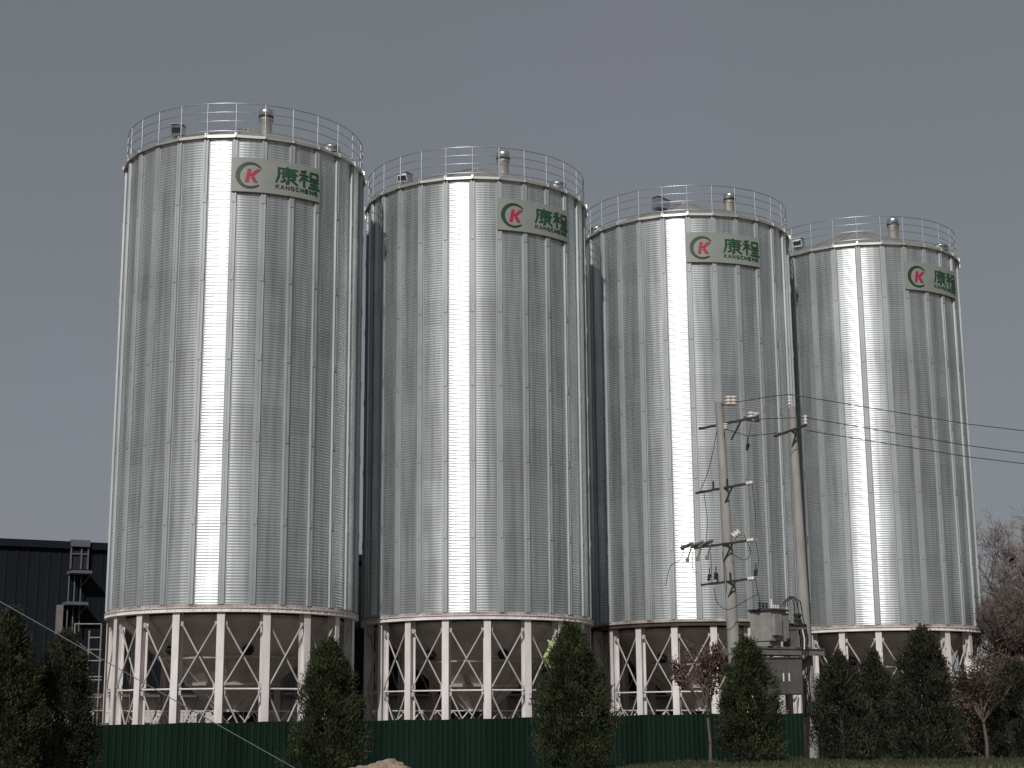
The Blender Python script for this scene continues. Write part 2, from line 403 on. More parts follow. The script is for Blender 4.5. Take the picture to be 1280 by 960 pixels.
# ---- sign artwork laid out flat (s along the board, t up), then wrapped on the cylinder
SIGN_W, SIGN_H = 3.30, 1.28
SIGN_R = RAD + .115
SZ0 = ZT - 2.09
def wrap(me_bm, r):
    for v in me_bm.verts:
        s, t, d = v.co
        a = (s - .08) / RAD
        v.co = pol(r + d, a, SZ0 + t)
def poly_bm(polys, depth=.012):
    bm = bmesh.new()
    for P in polys:
        vs = [bm.verts.new((x, y, depth)) for x, y in P]
        f = bm.faces.new(vs)
    bm.normal_update()
    for f in bm.faces:
        if f.normal.z < 0: f.normal_flip()
    r = bmesh.ops.extrude_face_region(bm, geom=bm.faces[:])
    for e in r['geom']:
        if isinstance(e, bmesh.types.BMVert): e.co.z -= depth
    bmesh.ops.recalc_face_normals(bm, faces=bm.faces[:])
    return bm
def finish_bm(bm, name, m, r, parent):
    k = 0.1
    while k < SIGN_W:
        bmesh.ops.bisect_plane(bm, geom=bm.verts[:] + bm.edges[:] + bm.faces[:], plane_co=(k, 0, 0), plane_no=(1, 0, 0)); k += .1
    wrap(bm, r); bmesh.ops.recalc_face_normals(bm, faces=bm.faces[:])
    me = bpy.data.meshes.new(name); bm.to_mesh(me); bm.free(); me.materials.append(m)
    return me
def stroke(p, q, w_, w2=None):
    p, q = Vector(p), Vector(q); d = (q - p).normalized(); n = Vector((-d.y, d.x)); w2 = w2 or w_
    return [tuple(p + n * w_ / 2), tuple(q + n * w2 / 2), tuple(q - n * w2 / 2), tuple(p - n * w_ / 2)]
def glyph(strokes, x0, y0, W, H):
    out = []
    for st in strokes:
        (ax, ay), (bx, by), w_ = st[0], st[1], st[2]
        out.append(stroke((x0 + ax * W, y0 + ay * H), (x0 + bx * W, y0 + by * H), w_ * W, (st[3] if len(st) > 3 else w_) * W))
    return out
KANG = [((.50, 1.0), (.56, .90), .10), ((.10, .88), (1.0, .88), .075), ((.16, .88), (.16, .42), .11), ((.16, .42), (.04, .0), .11, .07),
        ((.30, .74), (.88, .74), .07), ((.24, .60), (1.0, .60), .07), ((.30, .46), (.88, .46), .07), ((.87, .77), (.87, .43), .08),
        ((.58, .86), (.58, .04), .10), ((.60, .05), (.46, .03), .09), ((.30, .37), (.44, .27), .08), ((.24, .08), (.48, .22), .08),
        ((.90, .38), (.72, .27), .08), ((.66, .30), (1.0, .02), .09)]
CHENG = [((.36, .98), (.06, .88), .09), ((.0, .70), (.46, .70), .08), ((.24, .93), (.24, .0), .11), ((.20, .62), (.0, .30), .09, .06), ((.28, .58), (.44, .42), .09),
         ((.54, .93), (.96, .93), .075), ((.54, .60), (.96, .60), .075), ((.56, .95), (.56, .58), .09), ((.93, .95), (.93, .58), .09),
         ((.50, .44), (1.0, .44), .08), ((.54, .24), (.97, .24), .08), ((.46, .04), (1.04, .04), .09), ((.755, .44), (.755, .04), .10)]
LET = {'K': [((.12, 0), (.12, 1), .22), ((.2, .45), (.9, 1), .22), ((.3, .6), (.92, 0), .22)],
       'A': [((.08, 0), (.45, 1), .2), ((.92, 0), (.55, 1), .2), ((.25, .33), (.75, .33), .16)],
       'N': [((.12, 0), (.12, 1), .2), ((.88, 0), (.88, 1), .2), ((.14, .95), (.86, .05), .2)],
       'G': [((.9, .85), (.35, .93), .17), ((.3, .95), (.1, .6), .19), ((.1, .65), (.12, .3), .2), ((.12, .35), (.35, .06), .19), ((.3, .07), (.9, .07), .17), ((.86, .0), (.86, .5), .19), ((.55, .45), (.92, .45), .16)],
       'C': [((.92, .85), (.35, .93), .17), ((.3, .95), (.1, .6), .19), ((.1, .65), (.12, .3), .2), ((.12, .35), (.35, .06), .19), ((.3, .07), (.92, .14), .17)],
       'H': [((.12, 0), (.12, 1), .2), ((.88, 0), (.88, 1), .2), ((.15, .5), (.85, .5), .17)],
       'E': [((.12, 0), (.12, 1), .2), ((.1, .92), (.9, .92), .16), ((.1, .5), (.8, .5), .16), ((.1, .08), (.9, .08), .16)]}
def sign_parts():
    # board
    bm = bmesh.new()
    bmesh.ops.create_cube(bm, size=1)
    for v in bm.verts: v.co = Vector(((v.co.x + .5) * SIGN_W - .02, (v.co.y + .5) * SIGN_H, v.co.z * .03))
    board = finish_bm(bm, 'sign_board', M['board'], SIGN_R, None)
    rf = SIGN_R + .016
    # ring C: crescent thicker at lower left, open to the right
    P = []; cx, cy, ro = .62, .62, .50
    N = 44; a0, a1 = R_(38), R_(312)
    for i in range(N):
        q = []
        for t in (i / N, (i + 1) / N):
            a = a0 + (a1 - a0) * t
            th = .045 + .10 * math.sin(math.pi * min(1, max(0, t))) ** .5 * (0.55 + .45 * abs(math.cos(a * 1.0 + .35)))
            q.append(((cx + ro * math.cos(a), cy + ro * math.sin(a)), (cx + (ro - th) * math.cos(a) + .01, cy + (ro - th) * math.sin(a))))
        P.append([q[0][0], q[1][0], q[1][1], q[0][1]])
    bm = poly_bm(P); bmesh.ops.remove_doubles(bm, verts=bm.verts[:], dist=1e-4)
    ringC = finish_bm(bm, 'ring_emblem', M['darkgreen'], rf, None)
    # red italic K
    def sh(p): return (p[0] + .18 * (p[1] - .34), p[1])
    kp = []
    for q in ([(.44, .36), (.57, .36), (.57, .86), (.44, .86)], [(.575, .60), (.575, .66), (.74, .86), (.90, .86), (.70, .62)], [(.60, .55), (.70, .62), (.90, .36), (.75, .36)]):
        kp.append([sh(p) for p in q])
    redK = finish_bm(poly_bm(kp), 'letter_emblem', M['red'], rf + .003, None)
    chars = glyph(KANG, 1.50, .44, .84, .64) + glyph(CHENG, 2.40, .44, .80, .64)
    def layered(polys):
        bm = bmesh.new()
        for i, Pq in enumerate(polys):
            b2 = poly_bm([Pq], .012 + .0006 * i); me = bpy.data.meshes.new('t'); b2.to_mesh(me); b2.free(); bm.from_mesh(me); bpy.data.meshes.remove(me)
        return bm
    characters = finish_bm(layered(chars), 'characters', M['green'], rf, None)
    lt = []; x = 1.52; lw = .145
    for ch in 'KANGCHENG':
        lt += glyph(LET[ch], x, .22, lw, .15 / 1.0); x += .185
    letters = finish_bm(layered(lt), 'letters', M['green'], rf, None)
    return board, ringC, redK, characters, letters

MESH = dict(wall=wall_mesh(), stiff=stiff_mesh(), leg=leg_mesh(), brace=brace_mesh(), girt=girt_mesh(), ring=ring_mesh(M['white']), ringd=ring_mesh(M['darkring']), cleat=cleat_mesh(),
            hopper=hopper_mesh(), port=port_mesh(), roof=roof_mesh(), post=post_mesh(), rails=rails_mesh(), pipe=pipe_mesh(), cap=pipecap_mesh(), band=pipeband_mesh(), hood=hatch_mesh(), mouth=hood_open_mesh(), dome=dome_mesh())
SIGN = sign_parts()

def az_for(cx, cy, px, z):
    lo, hi = -1.3, 1.3
    for _ in range(50):
        mid = (lo + hi) / 2
        if proj((cx + RAD * math.sin(mid), cy - RAD * math.cos(mid), z))[0] < px: lo = mid
        else: hi = mid
    return lo
SILOS = [  # cx, cy, sign start px, leg phase (ribs from sign start to a leg), hood x, pipe x, dome x (metres from the axis)
    (-10.32, 59.20, 293.5, 0, -2.15, 1.05, 3.55, 'nearest and leftmost steel silo, dark clad building at its left'),
    (-1.45, 63.85, 624.0, 1, -2.85, 1.15, 3.35, 'second steel silo from the left, pale green plastic by its right legs'),
    (7.77, 68.58, 860.5, -1, -1.35, 1.90, -3.95, 'third steel silo from the left, its ring beam dark brown, power poles before it'),
    (16.45, 72.91, 1131.5, 1, -3.0, 1.30, 3.25, 'rightmost steel silo, farthest in the row, bare tree at its right'),
]
def make_silo(i, cx, cy, spx, ph, hx, pipx, dx, label):
    a_s = az_for(cx, cy, spx, ZT - 1.3)
    psi = a_s + ph * STEP
    root = empty('grain_silo', (cx, cy, 0), psi)
    tag(root, label, 'silo', 'grain silos in a row')
    child('wall', MESH['wall'], root)
    for k in range(27): child('stiffener', MESH['stiff'], root, k * STEP)
    for k in range(18): child('leg', MESH['leg'], root, k * math.pi / 9)
    for k in range(18): child('girt', MESH['girt'], root, k * math.pi / 9)
    for k in range(18): child('brace', MESH['brace'], root, k * math.pi / 9)
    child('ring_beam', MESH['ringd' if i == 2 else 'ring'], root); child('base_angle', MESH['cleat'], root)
    h = child('hopper', MESH['hopper'], root)
    child('roof', MESH['roof'], root)
    for a_ in (-.62, .36): child('inspection_port', MESH['port'], h, a_ - psi)
    gr = child('guardrail', MESH['rails'], root)
    for k in range(27): child('post', MESH['post'], gr, k * STEP)
    def roof_item(x, r, me, name, dz=0.0):
        yy = -math.sqrt(max(0, r * r - x * x)); a = math.atan2(x, -yy) - psi
        p = pol(r, a, roofz(r) + dz)
        return child(name, me, root, a, p)
    p = roof_item(pipx, 2.3, MESH['pipe'], 'vent_pipe', -.36); child('vent_cap', MESH['cap'], p); child('vent_band', MESH['band'], p)
    hd = roof_item(hx, 3.3, MESH['hood'], 'roof_hood', .12); hd.rotation_euler.z += (2.6 if i == 2 else .7); child('hood_mouth', MESH['mouth'], hd)
    roof_item(dx, 4.12, MESH['dome'], 'inspection_dome', .05)
    sg = child('sign_board', SIGN[0], root, -ph * STEP)
    for nm, me in zip(('ring_emblem', 'letter_emblem', 'characters', 'letters'), SIGN[1:]): child(nm, me, sg)
    return root
for i, s in enumerate(SILOS): make_silo(i, *s)

# ------------------------------------------------------------------ buildings behind
def line_at(px, P0):   # point where the pixel column meets the line P0 + t*ROWD (ground plan)
    d = ray(px, 700); u = Vector((d.x, d.y)); n = Vector((-ROWD.y, ROWD.x))
    t = Vector((P0.x, P0.y)).dot(n) / u.dot(n)
    return u * t
def ztop(px, py, P0):
    q = line_at(px, P0); return at(px, py, q.y).z
def frame(P0, P1):
    d = Vector((P1.x - P0.x, P1.y - P0.y, 0)); return d.length, math.atan2(d.y, d.x)
# dark clad hall
Q = Vector((-24, 75, 0))
a, b = line_at(-160, Q), line_at(1175, Q)
hall_h = ztop(132, 678, Q) - .24; L, ang = frame(a, b)
hall = empty('clad_hall', (a.x, a.y, 0), ang)
tag(hall, 'long dark blue metal clad hall standing behind the silos', 'building')
mb = MB(); x = 0; pr = []
while x < L:   # trapezoid ribs
    pr += [(x, 0), (x + .30, 0), (x + .33, -.03), (x + .40, -.03), (x + .43, 0)]; x += .5
pr.append((x, 0)); n = len(pr)
vs = [(p[0], p[1], z) for z in (0, hall_h) for p in pr]
mb.add(vs, [(i, i + 1, i + 1 + n, i + n) for i in range(n - 1)])
mb.box((L / 2, 9, hall_h / 2), (L - .02, 17.8, hall_h - .1))
mb.build('wall', M['navy'], hall)
mb = MB(); mb.box((L / 2, -.12, hall_h + .02), (L + .3, .2, .34)); mb.box((L / 2, 9, hall_h + .1), (L + .4, 18.2, .18)); mb.build('roof_edge', M['navy'], hall)
def lx(px):
    q = line_at(px, Q); return (Vector((q.x - a.x, q.y - a.y))).length
def hz(px, py): return ztop(px, py, Q)
x0, x1 = lx(86), lx(110)
mb = MB(); mb.box(((x0 + x1) / 2, -.2, hz(98, 680)), (x1 - x0, .3, .32)); mb.build('canopy', M['navytrim'], hall)
mb = MB(); zt_, zb_ = hz(98, 684), hz(98, 712)
mb.box(((x0 + x1) / 2, -.1, (zt_ + zb_) / 2), (x1 - x0 - .1, .1, zt_ - zb_)); wn = mb.build('window', M['black'], hall)
mb = MB()
for xx in (x0 + .05, (x0 * .4 + x1 * .6), x1 - .05): mb.box((xx, -.2, (zt_ + zb_) / 2), (.07, .08, zt_ - zb_))
mb.box(((x0 + x1) / 2, -.2, zt_ - .35), (x1 - x0, .06, .06))
mb.build('frame', M['navytrim'], wn)
for (pa, pb, py) in ((84, 110, 717), (80, 107, 756)):
    mb = MB(); xa, xb = lx(pa), lx(pb); mb.box(((xa + xb) / 2, -.55, hz(95, py)), (xb - xa, 1.0, .14))
    mb.tube([((xa + xb) / 2 + .2, -.1, hz(95, py) - .6), ((xa + xb) / 2 + .5, -.95, hz(95, py) - .05)], .03, 5)
    mb.build('landing', M['navytrim'], hall)
for px_ in (86, 93, 101):
    mb = MB(); xx = lx(px_); mb.tube([(xx, -.3, hz(px_, 720)), (xx, -.3, hz(px_, 790))], .035, 5); mb.build('downpipe', M['navytrim'], hall)
mb = MB(); xx = lx(76); mb.box((xx, -.35, hz(76, 775)), (.28, .28, 1.35)); mb.build('duct', M['scaff'], hall)

# low pale annex behind the legs
Q2 = Vector((-10.3, 71.5, 0)); a2, b2 = line_at(60, Q2), line_at(1160, Q2); L2, ang2 = frame(a2, b2)
an = empty('low_shed', (a2.x, a2.y, 0), ang2)
tag(an, 'low pale panelled shed seen between the silo legs', 'shed')
H2 = 3.05
mb = MB(); x = 0
while x < L2: mb.box((x + .6, .0, H2 / 2), (1.18, .12, H2)); x += 1.2
mb.box((L2 / 2, 2.2, H2 / 2 - .05), (L2, 4.0, H2 - .2)); mb.build('wall', M['pale'], an)
mb = MB(); mb.box((L2 / 2, 1.9, H2 + .08), (L2 + .6, 5, .14)); mb.build('roof', M['steel_grey'], an)
for k in range(7):
    mb = MB(); mb.box((3 + k * 5.4, -.08, 2.1), (1.6, .06, .8)); f_ = mb.build('window', M['black'], an)
    mb = MB(); mb.box((3 + k * 5.4, -.12, 1.67), (1.8, .08, .07)); mb.build('sill', M['white'], f_)

# diagonal-railed walkway running under the silos
for k in range(3):
    cx = (SILOS[k][0] + SILOS[k + 1][0]) / 2; cy = (SILOS[k][1] + SILOS[k + 1][1]) / 2
for k, (cx, cy) in enumerate([(s[0], s[1]) for s in SILOS]):
    cv = empty('conveyor', (cx, cy + .2, 0), math.atan2(ROWD.y, ROWD.x))
    tag(cv, ['railed conveyor under the leftmost silo hopper', 'railed conveyor under the second silo hopper from the left', 'railed conveyor under the third silo hopper from the left', 'railed conveyor under the rightmost silo hopper'][k], 'conveyor', 'conveyors under the hoppers')
    mb = MB(); mb.box((0, 0, 1.75), (9.4, .5, .42)); mb.build('trough', M['steel_grey'], cv)
    mb = MB()
    for s_ in (-1,):
        mb.tube([(-4.7, s_ * .62, 2.35), (4.7, s_ * .62, 2.35)], .03, 5); mb.tube([(-4.7, s_ * .62, 1.62), (4.7, s_ * .62, 1.62)], .03, 5)
        for j in range(14):
            x = -4.7 + j * .67; mb.tube([(x, s_ * .62, 1.62), (x + .67, s_ * .62, 2.35)], .024, 5); mb.tube([(x, s_ * .62, 2.35), (x + .67, s_ * .62, 1.62)], .024, 5)
    mb.build('handrail', M['white'], cv)
    for x in (-4.2, -1.5, 1.5, 4.2):
        mb = MB(); mb.box((x, 0, .8), (.16, .4, 1.5)); mb.build('leg', M['steel_grey'], cv)
    mb = MB(); mb.box((0, 0, 2.15), (.7, .6, .36)); mb.build('outlet_gate', M['steel_dark'], cv)

# plastic sheet caught on the right legs of the second silo
bm = bmesh.new(); bmesh.ops.create_icosphere(bm, subdivisions=3, radius=1)
rn = random.Random(5)
for v in bm.verts:
    n_ = math.sin(v.co.x * 5 + v.co.z * 4) * .12 + rn.uniform(-.07, .07)
    v.co = Vector((v.co.x * .20, v.co.y * .13, v.co.z * .5)) * (1 + n_)
    v.co.x += .09 * math.sin(v.co.z * 7)
me = bpy.data.meshes.new('plastic_sheet'); bm.to_mesh(me); bm.free(); me.materials.append(M['plastic'])
o = bpy.data.objects.new('plastic_sheet', me); COL.objects.link(o); o.location = at(688.5, 817, 60.0)
tag(o, 'crumpled pale green plastic sheet hanging by the silo leg', 'plastic sheet')

# scaffold left of silo 1
sc = empty('scaffold_tower', (at(110, 905, 60).x, 60, 0))
tag(sc, 'pale tubular scaffold tower between the dark hall and the leftmost silo', 'scaffold')
def sp(px, py, dy=0): q = at(px, py, 60 + dy); return Vector((q.x - sc.location.x, dy, q.z))
for px_ in (94, 112, 127):
    for dy in (0, 1.1):
        p = sp(px_, 780 if px_ != 112 else 788, dy); mb = MB(); mb.tube([(p.x, dy, .08), p], .035, 6); mb.build('upright', M['scaff'], sc)
for (xa, xb, py) in ((94, 127, 780), (112, 127, 797), (112, 127, 812), (96, 127, 826), (112, 127, 846), (108, 127, 850), (94, 127, 872)):
    for dy in (0, 1.1):
        mb = MB(); mb.tube([sp(xa, py, dy), sp(xb, py, dy)], .028, 6); mb.build('ledger', M['scaff'], sc)
mb = MB(); mb.tube([sp(94, 800), sp(127, 826)], .02, 5); mb.build('diagonal', M['scaff'], sc)

# ------------------------------------------------------------------ fence
Q3 = Vector((-10.3, 48.0, 0))
fpts = [(-60, 909), (120, 908.5), (215, 905), (300, 903.5), (370, 901), (560, 898.5), (760, 895.5), (900, 892.5), (1060, 890.5), (1215, 888), (1400, 886)]
fence = empty('sheet_fence', (0, 0, 0)); tag(fence, 'low dark green corrugated metal fence in front of the silo legs', 'fence')
mb = MB(); rf_ = MB()
pts3 = []
for px_, py in fpts:
    q = line_at(px_, Q3); pts3.append(Vector((q.x, q.y, at(px_, py, q.y).z)))
nrm = Vector((ROWD.y, -ROWD.x, 0)); prof = []
for A, B in zip(pts3[:-1], pts3[1:]):
    Ls = (Vector((B.x, B.y)) - Vector((A.x, A.y))).length; kk = max(1, int(Ls / .19))
    for j in range(kk):
        for t, d in ((0, 0), (.6, 0), (.72, .025), (.88, .025)):
            u = (j + t) / kk; p = A.lerp(B, u); p.z += .012 * math.sin(p.x * 3.1) + .022 * math.sin(math.floor(p.x * 1.15) * 12.9)
            prof.append((p + nrm * d))
prof.append(pts3[-1]); n = len(prof)
vs = [Vector((p.x, p.y, ground_z(p.x, p.y) - .2)) for p in prof] + prof
mb.add(vs, [(i, i + 1, i + 1 + n, i + n) for i in range(n - 1)])
vs2 = [v - nrm * .006 for v in vs]; mb.add(vs2, [(i + n, i + 1 + n, i + 1, i) for i in range(n - 1)])
sh_ = mb.build('sheeting', M['fence'], fence)
pr_ = random.Random(4); pv_ = [pr_.random() for _ in range(n)]
fattr(sh_.data, 'panel', [pv_[((k % (n - 1)) // 18)] + (.35 if (k % (n - 1)) % 18 == 2 else 0) for k in range(len(sh_.data.polygons))])
tot = 0
for k in range(22):
    u = k / 21; q = pts3[0].lerp(pts3[-1], u); 
    # height of the fence at that place
    zz = next((A.z + (B.z - A.z) * (q.x - A.x) / (B.x - A.x) for A, B in zip(pts3[:-1], pts3[1:]) if A.x <= q.x <= B.x), q.z)
    mb = MB(); c = q - nrm * .08; mb.box((c.x, c.y, (zz - .06 + .0) / 2), (.06, .06, zz - .06)); mb.build('post', M['steel_dark'], fence)

# ------------------------------------------------------------------ poles and transformer
PA = at(902, 560, 40.0); PB_Y = 41.0
def pole(px_top, py_top, px_bot, py_bot, Y, label):
    t, b = at(px_top, py_top, Y), at(px_bot, py_bot, Y)
    d = (t - b) / (t.z - b.z); base = b - d * (b.z - ground_z(b.x, Y) + .3)
    root = empty('utility_pole', (base.x, base.y, base.z)); tag(root, label, 'utility pole', 'concrete utility poles of the transformer')
    top = t - base; Lh = top.z
    mb = MB(); mb.tube([top * (i / 8) for i in range(9)], [.185 - (.185 - .095) * i / 8 for i in range(9)], 16)
    mb.build('shaft', M['concrete'], root)
    return root, base, d
rootA, baseA, dA = pole(898.5, 503, 918, 820, 40.0, 'left concrete pole of the pair, carrying four steel crossarms')
rootB, baseB, dB = pole(990, 509, 1015, 940, 41.0, 'right concrete pole of the pair, bare but for one crossarm near its top')
ARM = Vector((1.5, -1.6, 0)).normalized()
def insulator(mb, p, h=.22, r=.06, ax=Vector((0, 0, 1))):
    q = ax.to_track_quat('Z', 'Y').to_matrix()
    prof = [(.02, 0)]
    for k in range(3): prof += [(r * .5, h * (k + .1) / 3), (r, h * (k + .35) / 3), (r * .9, h * (k + .5) / 3), (r * .5, h * (k + .8) / 3)]
    prof.append((.0, h)); mb.lathe(prof, 12, c=p, axis=q)
def local(root, p): return Vector(p) - Vector(root.location)
def crossarm(root, left_px, right_px, Y, jl=1.15):
    # the arm runs towards the viewer at its right end
    L0 = at(*left_px, Y + .8); R0 = at(*right_px, Y - .8)
    A, B = local(root, L0), local(root, R0); B.z = A.z = (A.z + B.z) / 2
    mb = MB(); mb.tube([A, B], .038, 4); mid = (A + B) / 2
    mb.tube([mid + (B - A) * .22, mid + Vector((0, 0, -.45)) + (B - A) * .04], .022, 4)
    return mb.build('crossarm', M['steel_dark'], root), A, B
arms = []
for lp, rp in (((874, 536), (948, 521)), ((870, 617), (934, 604)), ((868, 686), (935, 675)), ((877, 733), (936, 722))):
    arms.append(crossarm(rootA, lp, rp, 40.0))
armB, BA, BB = crossarm(rootB, (968, 544), (1008, 533), 41.0)
# insulators
def ins_part(root, p, **k):
    mb = MB(); insulator(mb, p, **k); return mb.build('insulator', M['porcelain'], root)
for (ox, oy, sc_) in ((911, 503, 1), (917, 503, 1), (939, 523, 1), (945, 524, 1)):
    ins_part(rootA, local(rootA, at(ox, oy + 4, 39.6)), h=.26, r=.12)
mbk = MB(); mbk.tube([local(rootA, at(899, 506, 40)), local(rootA, at(922, 505, 39.6))], .022, 5); mbk.tube([local(rootA, at(930, 521, 39.7)), local(rootA, at(950, 526, 39.4))], .02, 5)
mbk.build('pin_bracket', M['steel_dark'], rootA)
ins_part(rootA, local(rootA, at(907, 537, 39.7)), h=.17, r=.085)
for i, (arm, A, B) in enumerate(arms):
    ax = (B - A).normalized()
    if i > 0: ins_part(rootA, B - ax * .02, h=.22, r=.055, ax=ax)
    if i in (1, 3):
        for t in (.35, .62):
            mb = MB(); p = A.lerp(B, t); mb.tube([p, p + Vector((0, 0, .22))], .025, 6); mb.build('pin', M['cable'], rootA)
# switch gear on the third arm
mb = MB(); A3, B3 = arms[2][1], arms[2][2]
for t in (-.12, .08, .26):
    p = A3.lerp(B3, t); d = Vector((.25, -.5, .0)).normalized()
    mb.tube([p - d * .22 + Vector((-.05, 0, .05)), p + d * .22 + Vector((.0, 0, .12))], [.055, .04], 8)
    mb.tube([p + d * .2 + Vector((0, 0, .1)), p + Vector((-.04, -.1, -.28))], .02, 6); mb.box(p + Vector((-.04, -.1, -.3)), (.09, .08, .1))
mb.build('switch_gear', M['steel_grey'], rootA)
ins_part(rootA, local(rootA, at(918, 668, 39.6)) + Vector((-.05, 0, -.06)), h=.24, r=.11, ax=Vector((1, -.2, .7)))
# fuses hanging under the arms
for px_, py in ((887, 718), (895, 716), (945, 712), (935, 555)):
    p = local(rootA, at(px_, py, 39.5)); mb = MB(); mb.tube([p + Vector((0, 0, .16)), p], .014, 5); mb.tube([p, p - Vector((.03, 0, .16))], [.05, .035], 8); mb.build('fuse', M['cable'], rootA)
def jumper(root, pts, r=.009, m='cable', name='jumper_wire'):
    P = [local(root, at(x, y, Y)) for (x, y, Y) in pts]
    out = []
    for i in range(len(P) - 1):
        p0, p1, p2, p3 = P[max(i - 1, 0)], P[i], P[i + 1], P[min(i + 2, len(P) - 1)]
        for k in range(6):
            t = k / 6; out.append(.5 * ((2 * p1) + (-p0 + p2) * t + (2 * p0 - 5 * p1 + 4 * p2 - p3) * t * t + (-p0 + 3 * p1 - 3 * p2 + p3) * t ** 3))
    out.append(P[-1]); mb = MB(); mb.tube(out, r, 5); mb.build(name, M[m], root)
for pts in ([(939, 529, 39.3), (936, 545, 39.3), (934, 556, 39.4)], [(896, 538, 40), (892, 560, 39.8), (885, 590, 40), (874, 616, 40.6)], [(940, 604, 39.2), (944, 640, 39.2), (945, 672, 39.2)],
            [(880, 616, 40.5), (884, 650, 40.2), (882, 682, 40.2)], [(945, 676, 39.2), (948, 700, 39.2), (946, 720, 39.2)], [(944, 722, 39.3), (947, 738, 39.8), (950, 752, 40.2)],
            [(855, 686, 40.6), (850, 700, 40.4), (838, 708, 40.2), (832, 732, 40.2)], [(866, 690, 40.4), (866, 712, 40.2), (872, 716, 40)], [(893, 735, 39.6), (896, 752, 39.4), (910, 762, 39.3), (930, 752, 39.8), (948, 742, 40)],
            [(930, 668, 39.4), (938, 690, 39.4), (930, 700, 39.6), (912, 690, 39.6)], [(888, 690, 39.9), (889, 705, 39.7), (890, 730, 39.6)], [(903, 690, 39.6), (905, 710, 39.5), (905, 728, 39.6)]):
    jumper(rootA, pts)
# right pole insulators, arrester, cables
for (x, y, Y) in ((987, 500, 41.0), (1007, 524, 40.2)): ins_part(rootB, local(rootB, at(x, y + 7, Y)), h=.26, r=.06)
for dx in (0, 5, 9):
    jumper(rootB, [(1003 + dx, 824, 40.7), (1007 + dx * .4, 840, 40.7), (1002 + dx, 852, 40.7), (1008 + dx * .5, 872, 40.7), (1005 + dx * .6, 905, 40.7), (1006 + dx * .5, 950, 40.7)], r=.016, name='drop_cable')
jumper(rootB, [(998.5, 560, 41), (1001.5, 620, 41), (1008.5, 700, 41), (1014, 780, 41)], r=.012, name='drop_cable')

# transformer, standing on the beams between the poles
BD = (Vector((baseB.x, baseB.y, 0)) - Vector((baseA.x, baseA.y, 0))); BD.normalize(); bang = math.atan2(BD.y, BD.x)
zpf = at(965, 815, 40.4).z
pc = at(967, 815, 40.45)
pf = empty('transformer_platform', (pc.x, pc.y, pc.z), bang); tag(pf, 'steel channel platform fixed between the two concrete poles', 'platform')
for s_ in (-1, 1):
    mb = MB(); mb.box((-.02, s_ * .27, 0), (2.75, .06, .17)); mb.box((-.02, s_ * .31, .075), (2.75, .05, .02)); mb.box((-.02, s_ * .31, -.075), (2.75, .05, .02)); mb.build('channel', M['steel_grey'], pf)
mb = MB()
for k in range(8): mb.box((-1.0 + k * .27, 0, .105), (.1, .66, .03))
mb.build('deck_plank', M['steel_grey'], pf)
mb = MB(); mb.tube([(1.05, -.3, -.02), (1.35, -.3, -.08)], .03, 5); mb.tube([(1.1, -.36, -.05), (1.45, -.4, -.75)], .022, 4); mb.build('strut', M['rail'], pf)
T0 = at(961, 802, 40.3)
tr = empty('transformer', (T0.x, T0.y, pc.z + .125), bang + .33); tag(tr, 'grey oil transformer with ribbed radiator on the platform between the poles', 'transformer')
mb = MB(); mb.box((0, 0, .50), (.66, .62, .74)); mb.box((-.05, .03, .07), (.5, .5, .14)); mb.build('tank', M['tank'], tr)
mb = MB(); mb.box((0, -.02, .89), (.78, .72, .045)); mb.build('lid', M['steel_dark'], tr)
mb = MB()
for k in range(13): mb.box((.37, -.31 + k * .05, .52), (.16, .012, .62))
mb.box((.445, -.01, .52), (.008, .6, .60)); mb.build('radiator', M['tank'], tr)
mb = MB(); mb.box((-.14, -.36, .52), (.30, .10, .52)); mb.build('end_panel', M['tank'], tr)
for k in range(3):
    mb = MB(); insulator(mb, Vector((-.25 + k * .15, .06, .905)), h=.2, r=.045); mb.build('bushing', M['cable'], tr)
for k in range(3):
    mb = MB(); insulator(mb, Vector((.12 + k * .1, -.1, .905)), h=.14, r=.035); mb.build('bushing', M['porcelain'], tr)
mb = MB(); mb.tube([(.32, .1, .9), (.32, .1, 1.2)], .035, 8); mb.build('filler_pipe', M['porcelain'], tr)
# arrester stack between transformer and right pole
ar = empty('surge_arrester', at(994, 805, 40.5), bang); tag(ar, 'stack of black arresters and looping cables beside the transformer', 'surge arrester')
zz0 = pc.z + .1 - ar.location.z
mb = MB(); mb.box((-.02, 0, zz0 + .25), (.05, .3, .5)); mb.box((.1, 0, zz0 + .48), (.34, .3, .05)); mb.build('bracket', M['steel_grey'], ar)
for k in range(3):
    mb = MB(); insulator(mb, Vector((-.03 + k * .12, -.08 + .06 * k, zz0 + .52)), h=.36, r=.05); mb.build('arrester', M['cable'], ar)
mb = MB(); mb.box((.2, 0, zz0 + .46), (.22, .2, .26)); mb.build('junction_box', M['cable'], ar)
for k in range(3):
    mb = MB(); mb.tube([(-.03 + k * .12, -.08, zz0 + .86), (-.06 + k * .1, -.1, zz0 + 1.15), (-.2 + k * .06, -.1, zz0 + 1.27), (-.34 + k * .05, -.1, zz0 + 1.15), (-.4 + k * .08, -.05, zz0 + 1.02)], .016, 6); mb.build('cable', M['cable'], ar)
for k in range(3):
    mb = MB(); mb.tube([(.02 + k * .07, -.2, zz0 + .45), (.04 + k * .07, -.24, zz0 + .2), (.0 + k * .09, -.24, zz0 - .05)], .02, 6); mb.build('cable', M['porcelain' if k == 1 else 'cable'], ar)
